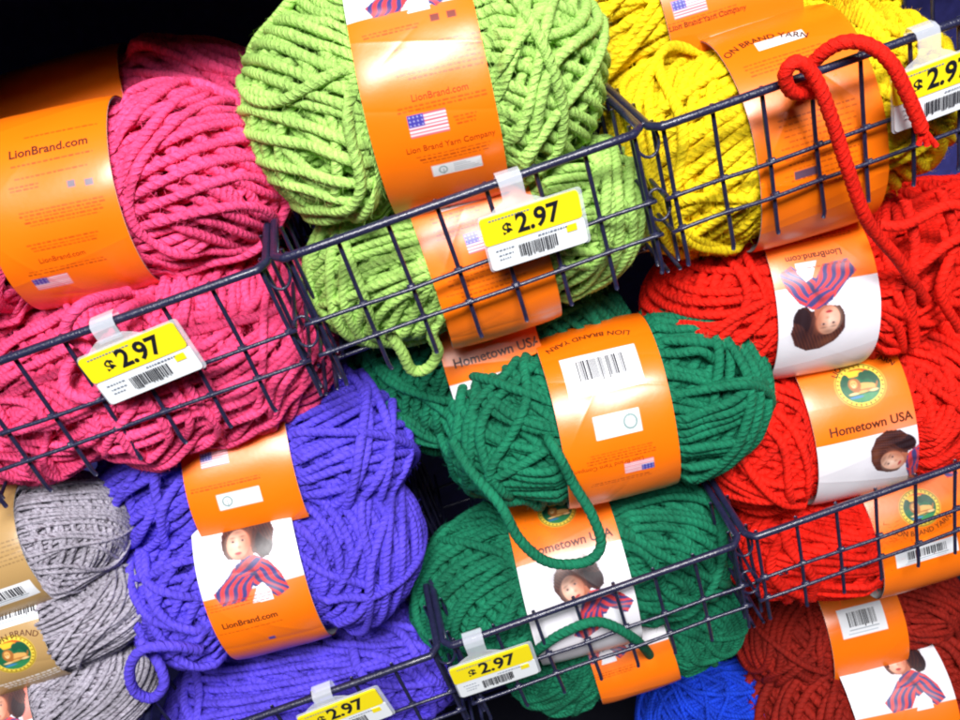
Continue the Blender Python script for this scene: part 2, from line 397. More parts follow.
    def portrait(c, hat=True, k=1.0, pose=0):
        # printed photo of a woman with dark bobbed hair under a slouchy cap, head tilted, striped scarf
        def E(x, y, rx, ry, col, **kw): c.ell(x * k, y * k, rx * k, ry * k, col, **kw)
        def G(x, y, rx, ry, col, a=.5, rot=0): c.soft(x * k, y * k, rx * k, ry * k, col, a, rot)
        def Pl(pts, col, fn=None): c.poly([(x * k, y * k) for x, y in pts], col, fn)
        HA, HD, HL, SK_, SS = (.07, .016, .009), (.018, .005, .006), (.2, .06, .025), (.72, .34, .22), (.42, .13, .07)
        u, v = c.uv(); u, v = u / k, v / k
        streak = lambda U, V: np.clip(.5 + .5 * np.sin(U / k * 2.3 + V / k * .9 + 1.4 * np.sin(V / k * .35)), 0, 1) * .55
        G(4, 0, 26, 24, (.62, .6, .72), .35)
        # hair mass
        Pl([(-13, -4), (-13, -12), (-9, -18), (-2, -22), (7, -22), (14, -18), (18, -10), (18, 0), (15, 5), (10, 6), (7, 2), (-4, 4), (-10, 3), (-12, 0)], [HA, HD], streak)
        E(13, -3, 5.5, 8, HD); Pl([(-2, 0), (5, -2), (6, 7), (2, 10), (-3, 9)], SS)
        # face
        E(-2.6, -5, 7.4, 9.4, SS, rot=.16); E(-3, -5.2, 6.9, 8.9, SK_, rot=.16)
        G(-5.4, -6, 4.2, 7, (.95, .66, .52), .8, .16); G(3, -4, 2.6, 8, SS, .75, .1); G(-2.5, 3, 5, 1.8, SS, .5); G(-3, -12.5, 6, 2.6, HA, .6)
        for ex in (-6.0, 0.0):
            G(ex, -7.6, 2.2, 1.5, (.3, .1, .06), .55); E(ex, -7.0, 1.3, .5, (.55, .4, .38)); E(ex + .1, -7.0, .75, .6, (.03, .015, .01)); G(ex, -9.4, 2.3, .7, HD, .6)
        G(-3.5, -4.6, .8, 3, (.98, .75, .62), .5); G(-2.4, -3.2, 1.4, 1.0, SS, .6); E(-3.4, .4, 2.1, .8, (.45, .03, .04)); G(-3.6, 1.6, 1.6, .6, SS, .5); G(-7, -2.6, 1.8, 2, (.85, .25, .2), .35)
        if hat:
            Pl([(-12, -8), (-12, -14), (-7, -20), (1, -24), (10, -24), (17, -19), (20, -10), (18, -3), (14, -5), (9, -12), (2, -14.5), (-5, -14), (-9.5, -11)], [(.11, .028, .015), (.04, .01, .008)],
               lambda U, V: np.clip(.5 + .5 * np.sin(U / k * 3.2 - V / k * 1.1), 0, 1))
            G(-2, -19, 6, 3, HL, .6, -.4); G(13, -11, 5, 7, HD, .7)
        else:
            Pl([(-12, -2), (-12, -12), (-8, -18), (-1, -21), (3, -17), (-4, -14), (-8, -9), (-9, -2)], [HA, HL], streak); Pl([(2, -18), (10, -19), (14, -12), (14, 2), (8, 3), (5, -6), (1, -13)], [HD, HA], streak)
            G(-6, -16, 4, 3, HL, .6, -.5)
        rb = [(.66, .05, .06), (.05, .05, .2)]
        sq = lambda a, b, f: (lambda U, V: np.clip(.5 + 2.4 * np.sin((U * a + V * b + 1.2 * np.sin(V / k * .4)) / k * f), 0, 1))
        Pl([(-3, 5), (6, 3), (14, 8), (20, 17), (23, 27), (15, 31), (8, 25), (0, 20), (-6, 14)], rb, sq(.75, -.7, 1.5))
        Pl([(-8, 9), (-1, 5), (5, 12), (2, 21), (-4, 29), (-19, 30), (-23, 22), (-15, 16)], rb, sq(.8, .55, 1.45))
        Pl([(-6, 7), (3, 3), (10, 6), (7, 13), (-2, 15), (-8, 12)], rb, sq(.35, .9, 1.6))
        G(4, 14, 2, 9, (.03, .01, .03), .6, -.5); G(-1, 8.5, 7, 1.8, (.05, .01, .02), .5, -.2); G(-15, 27, 6, 3, (.9, .4, .4), .3); G(14, 24, 6, 3, (.3, .33, .45), .5, .6)
        Pl([(4, 22), (8, 20), (12, 26), (12, 32), (-1, 32)], (.8, .8, .86))
        n = np.sin(u * 9.1 + v * 4.3) * np.sin(v * 8.7 - u * 3.1); c.put(.07 * np.abs(n) * (np.hypot(u, v) < 26), (.3, .25, .35))
    def box_mark(c, w=24, h=10):
        c.rect(-w / 2, -h / 2, w / 2, h / 2, (.82, .84, .86))
        c.ell(-w * .28, 0, h * .32, h * .34, (.25, .35, .35)); c.ell(-w * .28, 0, h * .22, h * .24, (.82, .84, .86)); c.rect(-w * .285, -h * .1, -w * .265, h * .4, (.25, .35, .35))
        for i, y in enumerate((-.34, -.18, -.02, .14, .3)): c.rect(-w * .06, y * h, w * (.2 + .08 * i), y * h + .5, (.35, .4, .45), .8)

FONTCACHE = {}
def text_geo(body, size, bold=0.0, xs=1.0):
    key = (body, size, bold, xs)
    if key not in FONTCACHE:
        cu = bpy.data.curves.new('t', 'FONT'); cu.body = body; cu.size = size; cu.offset = bold; cu.resolution_u = 3
        cu.align_x = 'CENTER'; cu.align_y = 'CENTER'
        o = bpy.data.objects.new('t', cu); COL.objects.link(o)
        dg = bpy.context.evaluated_depsgraph_get(); dg.update()
        me = o.evaluated_get(dg).to_mesh()
        V = np.array([v.co[:] for v in me.vertices])[:, :2]; Fc = [list(p.vertices) for p in me.polygons]
        o.evaluated_get(dg).to_mesh_clear(); bpy.data.objects.remove(o); bpy.data.curves.remove(cu)
        V[:, 0] *= xs; FONTCACHE[key] = (V, Fc)
    return FONTCACHE[key]
class Ink:
    def __init__(s): s.V = []; s.F = []; s.m = []; s.n = 0
    def add(s, V, Fc, m=0):
        s.V.append(V); s.F += [[i + s.n for i in f] for f in Fc]; s.m += [m] * len(Fc); s.n += len(V)
    def text(s, body, size, x=0, y=0, bold=0, xs=1, m=0, arc=0, rot=0):
        V, Fc = text_geo(body, size, bold, xs); V = V.copy()
        if arc:
            a = V[:, 0] / arc; r = arc + V[:, 1]; V = np.stack([r * np.sin(a), r * np.cos(a) - arc], 1)
        if rot: V = V @ np.array([[math.cos(rot), math.sin(rot)], [-math.sin(rot), math.cos(rot)]])
        s.add(V * [1, -1] + [x, y], Fc, m)
    def rect(s, x0, y0, x1, y1, m=0):
        n = max(1, int(abs(y1 - y0) / 1.2)); ys = np.linspace(y0, y1, n + 1)
        s.add(np.array([[x, y] for y in ys for x in (x0, x1)], float), [[2 * i, 2 * i + 2, 2 * i + 3, 2 * i + 1] for i in range(n)], m)
    def barcode(s, w, h, y=0, seed=1, m=1):
        g = random.Random(seed); x = -w / 2
        while x < w / 2:
            b = g.choice([.35, .35, .7, 1.0]); hh = h * (1.12 if g.random() < .12 else 1); s.rect(x, y - h / 2, min(x + b, w / 2), y - h / 2 + hh, m); x += b + g.choice([.4, .4, .8])

class Skein: pass
SK = []
def skein(label, px, py, y, Lp, Hp, ang, color, kind='y0', spin=0, yaw=0, band=None, bandcol=OR, depth=.95, group=None, name='yarn_skein', bw=1.0, bf=1.0):
    o = Skein(); c = at_y(px, py, y); Z = c.dot(F)
    Lp = Lp * .9
    a = Lp / 2 * Z / FPX / math.cos(R(yaw)); cc = Hp / 2 * Z / FPX; b = cc * depth
    ia = R(ang)
    ex = (math.cos(ia) * IX - math.sin(ia) * IY) * math.cos(R(yaw)) + F * math.sin(R(yaw))
    toc = -c / np.linalg.norm(c); ef = toc - ex * toc.dot(ex); ef /= np.linalg.norm(ef)
    c = c + toc * b - ef * b
    ez = np.cross(ex, -ef)                       # local frame x=axis, y=away from viewer, z=up
    ey = -ef
    o.c, o.ex, o.ey, o.ez = c, ex, ey, ez
    root = bpy.data.objects.new(name, None); COL.objects.link(root); root.empty_display_size = .02
    root.matrix_world = mat4(ex, ey, ez, c); tag(root, label, 'yarn', group)
    sx, sy, sz = a / A0, b / B0, cc / C0
    # spin the winding about its own axis inside the squeezed shape
    Ms = Matrix.Diagonal((sx, sy, sz, 1)) @ Matrix.Rotation(R(spin), 4, 'X')
    yo = link('wound_yarn', proto(kind), root, Ms); yo.color = (*color, 1)
    o.root, o.a, o.b, o.cc, o.sx = root, a, b, cc, sx
    if band is not None: make_band(o, band, bandcol, bw, bf)
    SK.append(o)
    return o
def make_band(o, items, base, bw, bf=1.0):
    eb, ec = o.b * .985 * bf, o.cc * .985 * bf; hw = BW * o.sx * bw
    tt = np.linspace(-math.pi, math.pi, 2001)
    arc = np.concatenate([[0], np.cumsum(np.hypot(np.diff(eb * np.cos(tt)), np.diff(ec * np.sin(tt))))]); arc -= np.interp(0, tt, arc)
    def hit(px, py):
        d = ray(px, py); lo = -o.c
        ox, oy, oz = lo.dot(o.ex), lo.dot(o.ey), lo.dot(o.ez); dx, dy, dz = d.dot(o.ex), d.dot(o.ey), d.dot(o.ez)
        A = (dy / eb) ** 2 + (dz / ec) ** 2; B = 2 * (oy * dy / eb ** 2 + oz * dz / ec ** 2); C = (oy / eb) ** 2 + (oz / ec) ** 2 - 1
        q = B * B - 4 * A * C
        if q < 0: t = -B / (2 * A); 
        else: t = (-B - math.sqrt(q)) / (2 * A)
        x, yy, z = ox + t * dx, oy + t * dy, oz + t * dz
        th = math.atan2(z / ec, -yy / eb)
        return -np.interp(th, tt, arc), x
    smax = arc[-1]
    lim = min(smax * .62, .11); s_f = np.arange(-lim, lim, .00048)
    s = np.concatenate([np.linspace(-smax, -lim, 24, endpoint=False), s_f, np.linspace(lim, smax, 25)])
    t = np.linspace(-hw, hw, int(2 * hw / .00048))
    g = np.random.default_rng(int(abs(o.c[0]) * 1e5) % 1000)
    ph = g.uniform(0, 6.28, 8)
    def surf(S, T, off):
        th = np.interp(-S, arc, tt)
        # crumples and a slightly wavy edge
        w = .00035 * np.sin(T * 60 + S * 40 + ph[0]) * np.sin(S * 70 + ph[1]) + .0001 * np.sin(S * 190 + T * 90 + ph[2]) * np.sin(T * 120 + ph[3])
        for q in range(7):       # creases in the paper
            cs, sl, am = math.sin(ph[q] * 7.3) * .055, math.sin(ph[q] * 3.1) * (.25 if q < 4 else 1.4), .00028 * math.cos(ph[q] * 5)
            dd = (S - cs + sl * T) / math.hypot(1, sl); w = w + am * np.exp(-np.abs(dd) / .0022) * (1 if q < 4 else np.exp(-(T / .02 - math.cos(ph[q])) ** 2 * 2))
        edge = np.abs(T) / hw
        w = w + .0006 * (1 - edge ** 4) - .0004 * edge ** 6 + off
        Tx = T * (1 + .012 * np.sin(S * 45 + ph[5])) + .0008 * np.sin(S * 30 + ph[6])
        y_, z_ = -eb * np.cos(th), ec * np.sin(th)
        ny, nz = -np.cos(th) / eb, np.sin(th) / ec; l = np.hypot(ny, nz)
        return np.stack([Tx, y_ + w * ny / l, z_ + w * nz / l], -1)
    S, T = np.meshgrid(s, t, indexing='ij'); cv = Canvas(S, T, base); ink = Ink(); inks = []
    for it in items:
        kind, px, py = it[:3]; kw = dict(it[3]) if len(it) > 3 else {}
        s0, t0 = hit(px, py)
        if kw.pop('mid', 0): t0 = 0
        fl = -1 if kw.pop('flip', 0) else 1; rot = R(kw.pop('rot', 0))
        cv.at((s0, t0, fl, rot)); ik = Ink()
        if kind == 'zone': 
            s1, _ = hit(kw['px2'], kw['py2']); col = np.asarray(kw.get('col', WH)); sl = kw.get('slope', 0)
            w = np.clip((S + sl * T - s0) / .0003, 0, 1) * np.clip((s1 - S - sl * T) / .0003, 0, 1); cv.put(w, col)
        elif kind == 'lines': cv.print_lines(**kw)
        elif kind == 'flag': cv.flag(**kw)
        elif kind == 'emblem': cv.emblem(**kw)
        elif kind == 'portrait': cv.portrait(**kw)
        elif kind == 'mark': cv.box_mark(**kw)
        elif kind == 'rect': w, h = kw['w'], kw['h']; cv.rect(-w / 2, -h / 2, w / 2, h / 2, kw.get('col', (.3, .12, .12)))
        elif kind == 'text': ik.text(kw.pop('s'), kw.pop('size'), **kw)
        elif kind == 'bar':
            w, h = kw['w'], kw['h']; r_ = kw.get('pad', 1.6); cv.rect(-w / 2, -h / 2, w / 2, h / 2, (.82, .84, .88))
            ik.barcode(w * .62, h * .5, -h * .1, seed=kw.get('seed', 3))
            cv.rect(-w * .32, h * .24, w * .34, h * .24 + .8, (.2, .25, .3)); cv.rect(-w * .36, h * .37, w * .3, h * .37 + .6, (.35, .42, .5))
        for V, m_ in [(np.vstack(ik.V), 0)] if ik.V else []:
            cr, sr = math.cos(rot), math.sin(rot)
            u = V[:, 0] * cr - V[:, 1] * sr; v = V[:, 0] * sr + V[:, 1] * cr
            st = np.stack([s0 + v * fl / 1000, t0 + u * fl / 1000], 1)
            keep = [(f, q) for f, q in zip(ik.F, ik.m) if all(abs(st[i, 1]) < hw * .99 for i in f)]
            if keep: inks.append(('barcode' if kind == 'bar' else 'lettering', st, [f for f, q in keep], [q for f, q in keep]))
    P = surf(S, T, .0); ns, nt_ = S.shape
    i = np.arange(ns - 1)[:, None]; j = np.arange(nt_ - 1)[None, :]
    Fo = np.stack([i * nt_ + j, i * nt_ + j + 1, (i + 1) * nt_ + j + 1, (i + 1) * nt_ + j], -1).reshape(-1, 4)
    # inner face, coarse, gives the paper its thickness
    s2 = np.linspace(-smax, smax, 120); S2, T2 = np.meshgrid(s2, [-hw, 0, hw], indexing='ij'); P2 = surf(S2, T2, -.0006)
    i = np.arange(119)[:, None]; j = np.arange(2)[None, :]
    F2 = np.stack([i * 3 + j, (i + 1) * 3 + j, (i + 1) * 3 + j + 1, i * 3 + j + 1], -1).reshape(-1, 4) + ns * nt_
    me = mesh_np('label_band', np.vstack([P.reshape(-1, 3), P2.reshape(-1, 3)]), np.vstack([Fo, F2]), PAPER,
                 col=np.vstack([cv.C.reshape(-1, 3), np.full((360, 3), .7)]))
    bo = link('label_band', me, o.root)
    for nm, st, fc, fm in inks:
        us, inv = np.unique(np.concatenate([np.asarray(f) for f in fc]), return_inverse=True)
        V = surf(st[us, 0], st[us, 1], .00028); F2_ = []; k = 0
        for f in fc: F2_.append(list(inv[k:k + len(f)])); k += len(f)
        link(nm, mesh_np(nm, V, F2_, [INK, INKB, INKR], fm=fm, smooth=False), bo)
    o.band = bo

# ------------------------------------------------------------------ colours
PINK = (.97, .075, .235); LIME = (.42, .70, .16); YEL = (.99, .73, .008); PUR = (.11, .07, .74); GRN = (.006, .17, .085)
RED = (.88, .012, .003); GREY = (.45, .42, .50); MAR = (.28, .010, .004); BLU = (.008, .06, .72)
T_, M_ = 'text', 'mark'
URL, HT, LB, CO = 'LionBrand.com', 'Hometown USA', 'LION BRAND YARN', 'Lion Brand Yarn Company'
gP, gL, gY, gU, gG, gR, gX = 'pink yarn skeins', 'lime green yarn skeins', 'yellow yarn skeins', 'purple yarn skeins', 'dark green yarn skeins', 'red yarn skeins', 'grey tweed yarn skeins'
UY, LY = .442, .407
# pink column, upper row
skein('topmost pink yarn skein, bright orange lettered band, lying left of the big lime skein', 48, 212, .522, 440, 194, 12, PINK, 'y1', 0, group=gP, bw=.95, band=[
    ('lines', 60, 131, dict(w=40, n=1, h=.9)), (T_, 47, 149, dict(s=URL, size=6.6, bold=.12)), ('lines', 50, 159, dict(w=44, n=1, h=1.1, col=(.3, .05, .01))),
    ('lines', 50, 172, dict(w=40, n=1)), ('lines', 22, 186, dict(w=16, n=2)), ('rect', 70, 184, dict(w=4.2, h=3.6, col=(.16, .12, .16))), ('rect', 88, 182, dict(w=4.2, h=3.6, col=(.16, .12, .16))),
    ('lines', 60, 205, dict(w=46, n=5)), (T_, 62, 256, dict(s=URL, size=4, m=2)), ('lines', 62, 238, dict(w=40, n=3)), ('lines', 66, 264, dict(w=42, n=2)), ('flag', 53, 281, dict(w=19, h=8.5))])
skein('dim pink yarn skein behind the topmost pink one, its lettered orange band in shadow', 66, 158, .630, 430, 184, 15, PINK, 'y2', 40, group=gP, band=[
    (T_, 82, 112, dict(s='Hometown USA', size=8, bold=.15))])
skein('pink yarn skein low in its wire basket, right behind the price tag, without visible band', 205, 352, .499, 280, 185, 19, PINK, 'n1', 10, depth=.8, yaw=18, group=gP)
skein('pink yarn skein cut off by the left edge, low behind the basket wires', 2, 405, .498, 255, 178, 19, PINK, 'n2', 60, depth=.8, yaw=-12, group=gP)
# lime column
skein('large lime green yarn skein on top, orange band with strong glare and small flag', 428, 92, .508, 384, 236, 13, LIME, 'y3', 0, group=gL, band=[
    ('zone', 400, -40, dict(px2=402, py2=12)), ('portrait', 400, -22, dict(k=.9)), ('rect', 435, 18, dict(w=4.6, h=3.8, col=(.22, .05, .04))), ('rect', 452, 14, dict(w=4.6, h=3.8, col=(.22, .05, .04))),
    ('lines', 390, 30, dict(w=30, n=2)), ('lines', 440, 40, dict(w=48, n=7, gap=2.4)), (T_, 441, 92, dict(s=URL, size=4.6, m=2)), ('lines', 443, 99, dict(w=46, n=2)),
    ('flag', 430, 123, dict(w=19, h=11)), ('lines', 466, 113, dict(w=12, n=3)), (T_, 452, 141, dict(s=CO, size=4.1, m=2)), ('lines', 455, 148, dict(w=40, n=3)), (M_, 458, 165, dict(w=25, h=7))])
skein('lime green yarn skein lower in the wire basket, behind its price tag', 483, 245, .498, 372, 180, 17, LIME, 'y4', 30, bf=1.035, depth=.82, group=gL, band=[
    (M_, 462, 200, dict(w=28, h=7)), ('lines', 455, 212, dict(w=30, n=6, gap=2.4)), ('flag', 482, 240, dict(w=19, h=11)), ('lines', 478, 262, dict(w=46, n=9, gap=2.6))])
# yellow column
skein('yellow yarn skein with barcode band behind the basket rim, under the red tail', 818, 120, .502, 390, 222, 17, YEL, 'y3', 200, depth=.85, group=gY, bw=1.05, band=[
    ('bar', 736, 19, dict(w=38, h=13, rot=-3)), (T_, 757, 41, dict(s=LB, size=6, arc=40, bold=.08)), (M_, 779, 41, dict(w=27, h=6.5)), ('lines', 780, 56, dict(w=46, n=4, gap=2.4)),
    ('lines', 815, 110, dict(w=46, n=14, gap=3)), ('rect', 806, 172, dict(w=13, h=4.4, col=(.12, .06, .1)))])
skein('yellow yarn skein at the top edge behind the barcode band one', 735, -2, .575, 430, 190, 17, YEL, 'y6', 20, group=gY, band=[
    ('flag', 690, 6, dict(w=19, h=10)), ('lines', 700, 15, dict(w=46, n=3)), (T_, 708, 18, dict(s=CO, size=4.2))])
# grey column, lower row
skein('grey tweed yarn skein with a tan band, topmost of the grey stack', -30, 562, .475, 282, 134, 18, GREY, 'g1', 0, group=gX, bandcol=TAN, bw=1.15, band=[
    ('lines', 10, 540, dict(w=40, n=6, gap=2.5, col=(.2, .12, .05))), ('bar', 6, 596, dict(w=34, h=12))])
skein('grey tweed yarn skein, middle of its stack, round emblem on its tan band', -22, 640, .462, 320, 122, 17, GREY, 'g2', 30, group=gX, bandcol=TAN, bw=1.2, band=[
    ('bar', 18, 612, dict(w=46, h=14)), ('emblem', 13, 655, dict(r=12)), (T_, 12, 635, dict(s='LION BRAND', size=5, arc=26)), ('lines', 30, 675, dict(w=40, n=3, col=(.9, .85, .8), h=1.2, gap=2.4))])
skein('pale grey tweed yarn skein at the bottom left corner, lowest of the grey stack', -28, 722, .452, 330, 138, 17, GREY, 'g1', 90, group=gX, bandcol=TAN, bw=1.1, band=[
    ('zone', 10, 668, dict(px2=14, py2=730)), ('rect', 30, 700, dict(w=14, h=22, col=(.85, .1, .01))), ('portrait', 2, 715, dict(k=.8))])
# purple column
skein('purple yarn skein under the pink basket, flag on its shaded orange band', 236, 468, .505, 336, 164, 13, PUR, 'y7', 15, group=gU, bw=1.0, band=[
    ('flag', 214, 459, dict(w=17, h=9)), ('lines', 225, 482, dict(w=44, n=2)), (M_, 240, 498, dict(w=26, h=10))])
skein('purple yarn skein whose band shows a woman in a striped scarf', 246, 566, .478, 322, 178, 15, PUR, 'y1', 130, group=gU, bw=.98, band=[
    ('zone', 236, 490, dict(px2=240, py2=592)), ('portrait', 243, 552, dict(k=.98, rot=3)), ('lines', 238, 599, dict(w=44, n=3, gap=1.9)),
    (T_, 249, 620, dict(s=URL, size=5.6, bold=.1)), ('lines', 250, 627, dict(w=42, n=1)), ('rect', 272, 637, dict(w=4, h=3, col=(.1, .06, .3)))])
skein('lowest purple yarn skein, with a loose loop at its left end', 300, 690, .472, 320, 150, 16, PUR, 'n1', 150, depth=.8, group=gU)
# dark green column
skein('dim dark green yarn skein behind the others, shaded band lettered under the lime basket', 493, 354, .535, 300, 168, 16, GRN, 'y3', 140, group=gG, bw=1.0, band=[
    ('emblem', 484, 326, dict(r=11)), (T_, 498, 352, dict(s=HT, size=8.2, bold=.15)), ('zone', 512, 368, dict(px2=525, py2=440))])
skein('topmost dark green yarn skein with a barcode on its upside down band', 613, 408, .480, 344, 178, 13, GRN, 'y2', 0, group=gG, bw=1.04, band=[
    (T_, 585, 338, dict(s=LB, size=6, arc=-60, flip=1, bold=.1)), ('bar', 601, 371, dict(w=46, h=27, seed=5)), (M_, 617, 424, dict(w=28, h=14, flip=1)),
    ('lines', 622, 458, dict(w=44, n=4, gap=1.8, flip=1)), (T_, 608, 465, dict(s=CO, size=4.1, m=2, flip=1)), ('flag', 640, 465, dict(w=18, h=8, flip=1)), ('lines', 622, 480, dict(w=40, n=2, flip=1))])
skein('dark green yarn skein, second lowest, with woman picture on its band', 572, 566, .472, 340, 172, 15, GRN, 'y4', 200, depth=.85, group=gG, bw=.98, band=[
    ('emblem', 556, 512, dict(r=12)), (T_, 570, 543, dict(s=HT, size=8.4, bold=.18)), ('zone', 574, 552, dict(px2=600, py2=700)), ('portrait', 582, 592, dict(k=.98, rot=-25))])
skein('dark green yarn skein lowest in the green basket, behind the wires', 625, 636, .468, 262, 112, 17, GRN, 'y5', 100, depth=.8, group=gG, band=[
    ('zone', 590, 570, dict(px2=600, py2=660)), ('portrait', 590, 625, dict(k=.9)), ('lines', 606, 672, dict(w=44, n=3))])
# red column
skein('red yarn skein under the yellow basket, woman picture upside down on its band', 826, 284, .500, 318, 172, 10, RED, 'y6', 60, group=gR, bw=1.0, band=[
    ('zone', 820, 283, dict(px2=825, py2=420)), ('portrait', 822, 313, dict(flip=1, k=1.0)), (T_, 812, 256, dict(s=URL, size=5.6, bold=.1, flip=1)), ('lines', 815, 240, dict(w=46, n=3, flip=1)), ('lines', 812, 268, dict(w=44, n=1, flip=1))])
skein('deep red yarn skein at the right edge under the yellow basket, loose strands over it', 985, 262, .535, 330, 190, 14, RED, 'n2', 70, group=gR)
skein('red yarn skein with a round lion emblem on its bright orange band', 862, 405, .487, 320, 172, 13, RED, 'y7', 120, group=gR, bw=1.0, band=[
    (T_, 858, 358, dict(s=LB, size=5.2, arc=24, bold=.1)), ('emblem', 861, 385, dict(r=15)), (T_, 872, 424, dict(s=HT, size=8.2, bold=.18)), ('zone', 876, 434, dict(px2=880, py2=500)), ('portrait', 902, 458, dict(k=.95, rot=-62))])
skein('red yarn skein low in the basket, emblem and barcode band seen behind the wires', 930, 499, .472, 400, 156, 17, RED, 'y1', 250, depth=.8, group=gR, bw=1.0, band=[
    ('zone', 900, 400, dict(px2=908, py2=472)), ('portrait', 912, 452, dict(k=.9, rot=-70)), ('emblem', 918, 508, dict(r=13)), (T_, 922, 532, dict(s=LB, size=5, arc=-40)), ('bar', 926, 552, dict(w=44, h=12))])
# third row
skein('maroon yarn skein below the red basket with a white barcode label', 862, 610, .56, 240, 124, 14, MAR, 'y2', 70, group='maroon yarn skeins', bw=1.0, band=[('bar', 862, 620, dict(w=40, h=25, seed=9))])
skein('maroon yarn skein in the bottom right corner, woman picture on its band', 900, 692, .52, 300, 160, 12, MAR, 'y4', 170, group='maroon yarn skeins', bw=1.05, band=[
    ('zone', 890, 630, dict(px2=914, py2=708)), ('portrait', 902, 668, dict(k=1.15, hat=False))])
skein('royal blue yarn skein at the bottom edge below the green basket', 714, 716, .55, 150, 104, 14, BLU, 'n2', 20, name='yarn_skein')

def squeeze(i, *js, k=.95):
    # slide every vertex that would sit inside a neighbour away from it until it just touches
    o = SK[i]; bpy.context.view_layer.update()
    for ob in [c for c in o.root.children_recursive if c.type == 'MESH']:
        me = ob.data.copy(); ob.data = me
        n = len(me.vertices); V = np.empty(n * 3, np.float32); me.vertices.foreach_get('co', V); V = V.reshape(-1, 3).astype(float)
        for j in js:
            q = SK[j]
            M = np.array(q.root.matrix_world.inverted() @ ob.matrix_world); W = V @ M[:3, :3].T + M[:3, 3]
            ax = np.clip(1 - np.abs(W[:, 0] / q.a) ** 2.6, 1e-4, 1) ** .5
            rho = np.hypot(W[:, 1] / q.b, W[:, 2] / q.cc) / ax
            d = np.array(q.root.matrix_world.inverted() @ o.root.matrix_world.translation)[1:]; d /= np.linalg.norm(d)
            ins = (rho < k) & (np.abs(W[:, 0]) < q.a * .97)
            Y, Z_ = W[:, 1] / (q.b * ax), W[:, 2] / (q.cc * ax); dy, dz = d[0] / (q.b * ax), d[1] / (q.cc * ax)
            A = dy ** 2 + dz ** 2; B = 2 * (Y * dy + Z_ * dz); kk = k + .05 * (1 - rho / k); C = Y ** 2 + Z_ ** 2 - kk ** 2
            t = np.where(ins, (-B + np.sqrt(np.maximum(B * B - 4 * A * C, 0))) / (2 * A), 0)
            W[:, 1] += t * d[0]; W[:, 2] += t * d[1]
            Mi = np.linalg.inv(M); V = W @ Mi[:3, :3].T + Mi[:3, 3]
        me.vertices.foreach_set('co', V.astype(np.float32).ravel()); me.update()
squeeze(4, 5, k=.91); squeeze(20, 21); squeeze(21, 22); squeeze(14, 15, 11); squeeze(18, 20, 15); squeeze(11, 12); squeeze(1, 0); squeeze(12, 13); squeeze(16, 17); squeeze(8, 9); squeeze(9, 10); squeeze(24, 23, 22, k=1.0)
# ------------------------------------------------------------------ baskets
XJ = [-.4835, -.283, -.0828, .1174, .3176, .5178]
def basket(label, x0, x1, yf, zr, cells=8, seed=0):
    root = bpy.data.objects.new('wire_basket', None); COL.objects.link(root); root.location = (x0 + (x1 - x0) / 2, yf, zr - .085)
    tag(root, label, 'basket', 'wire baskets joined in rows'); inv = Matrix.Translation(-root.location)
    g = random.Random(seed); e = .0015; x0 += e * 1.6; x1 -= e * 1.6
    dep = .27; h1, h2, h3 = .040, .060, .084
    def wob(p, q, n=8, amp=.0005):
        P = np.linspace(p, q, n); P[1:-1] += np.array([[g.uniform(-amp, amp) for _ in range(3)] for _ in range(n - 2)]); return spline(P, .006)
    r = MB()
    loop = [(x0, yf + dep, zr), (x0, yf + .006, zr), (x0 + .005, yf, zr), (x1 - .005, yf, zr), (x1, yf + .006, zr), (x1, yf + dep, zr)]
    P = []
    for a_, b_ in zip(loop[:-1], loop[1:]): P.append(np.linspace(a_, b_, 12, endpoint=False))
    r.tube(np.vstack(P + [[loop[-1]]]), .0023, 10)
    r.build('rim', WIRE, root, inv)
    f = MB(); n = 7
    for i in range(n + 1):
        x = x0 + .0065 + .0264 * i
        f.tube(spline([(x, yf + .0036, zr + .001), (x + g.uniform(-.0006, .0006), yf + .004, zr - .04), (x + g.uniform(-.0006, .0006), yf + .004, zr - h3 + .004), (x, yf + .0048, zr - h3 - .001)], .004), .00122, 8)
    for h in (h1, h2): f.tube(wob((x0, yf + .0012, zr - h), (x1, yf + .0012, zr - h)), .00122, 8)
    for i in range(n + 1):
        x = x0 + .0065 + .0264 * i
        for h in (h1, h2): f.tube([(x - .0022, yf + .0022, zr - h), (x - .0008, yf + .0024, zr - h), (x + .0008, yf + .0024, zr - h), (x + .0022, yf + .0022, zr - h)], .0017, 8)
    f.build('front_mesh', WIRE, root, inv)
    fl = MB()
    for i in range(n + 1):
        x = x0 + .0065 + .0264 * i; fl.tube(wob((x, yf + .035, zr - h3), (x, yf + dep, zr - h3), 5), .00122, 6)
    for k_ in range(1, 10): fl.tube(wob((x0, yf + .012 + k_ * .027, zr - h3 - .003), (x1, yf + .012 + k_ * .027, zr - h3 - .003)), .00122, 6)
    fl.build('floor_mesh', WIRE, root, inv)
    for sx, x in ((1, x0), (-1, x1)):
        sd = MB()
        for h in (h1, h2, h3): sd.tube(wob((x + sx * .001, yf + .003, zr - h), (x + sx * .001, yf + dep, zr - h)), .00122, 6)
        for k_ in range(9): sd.tube(wob((x + sx * .0036, yf + .012 + k_ * .029, zr), (x + sx * .0036, yf + .012 + k_ * .029, zr - h3), 4), .00122, 6)
        sd.build('side_mesh', WIRE, root, inv)
    # joining loops at the right hand corner
    cl = MB()
    for zz, yy in ((-.004, .006), (-.042, .008)):
        th = np.linspace(0, 2 * math.pi, 18, endpoint=False)
        P = np.stack([x1 + e * 1.6 + .0062 * np.cos(th), yf + yy + .002 * np.sin(th), zr + zz + .0085 * np.sin(th) - .004], 1)
        cl.tube(P, .0009, 6, closed=True)
    cl.build('joining_ring', WIRE, root, inv)
    return root
UZ, LZ = -.192, -.457
basket('wire basket holding the pink skeins, upper row', XJ[1], XJ[2], UY, UZ, seed=1)
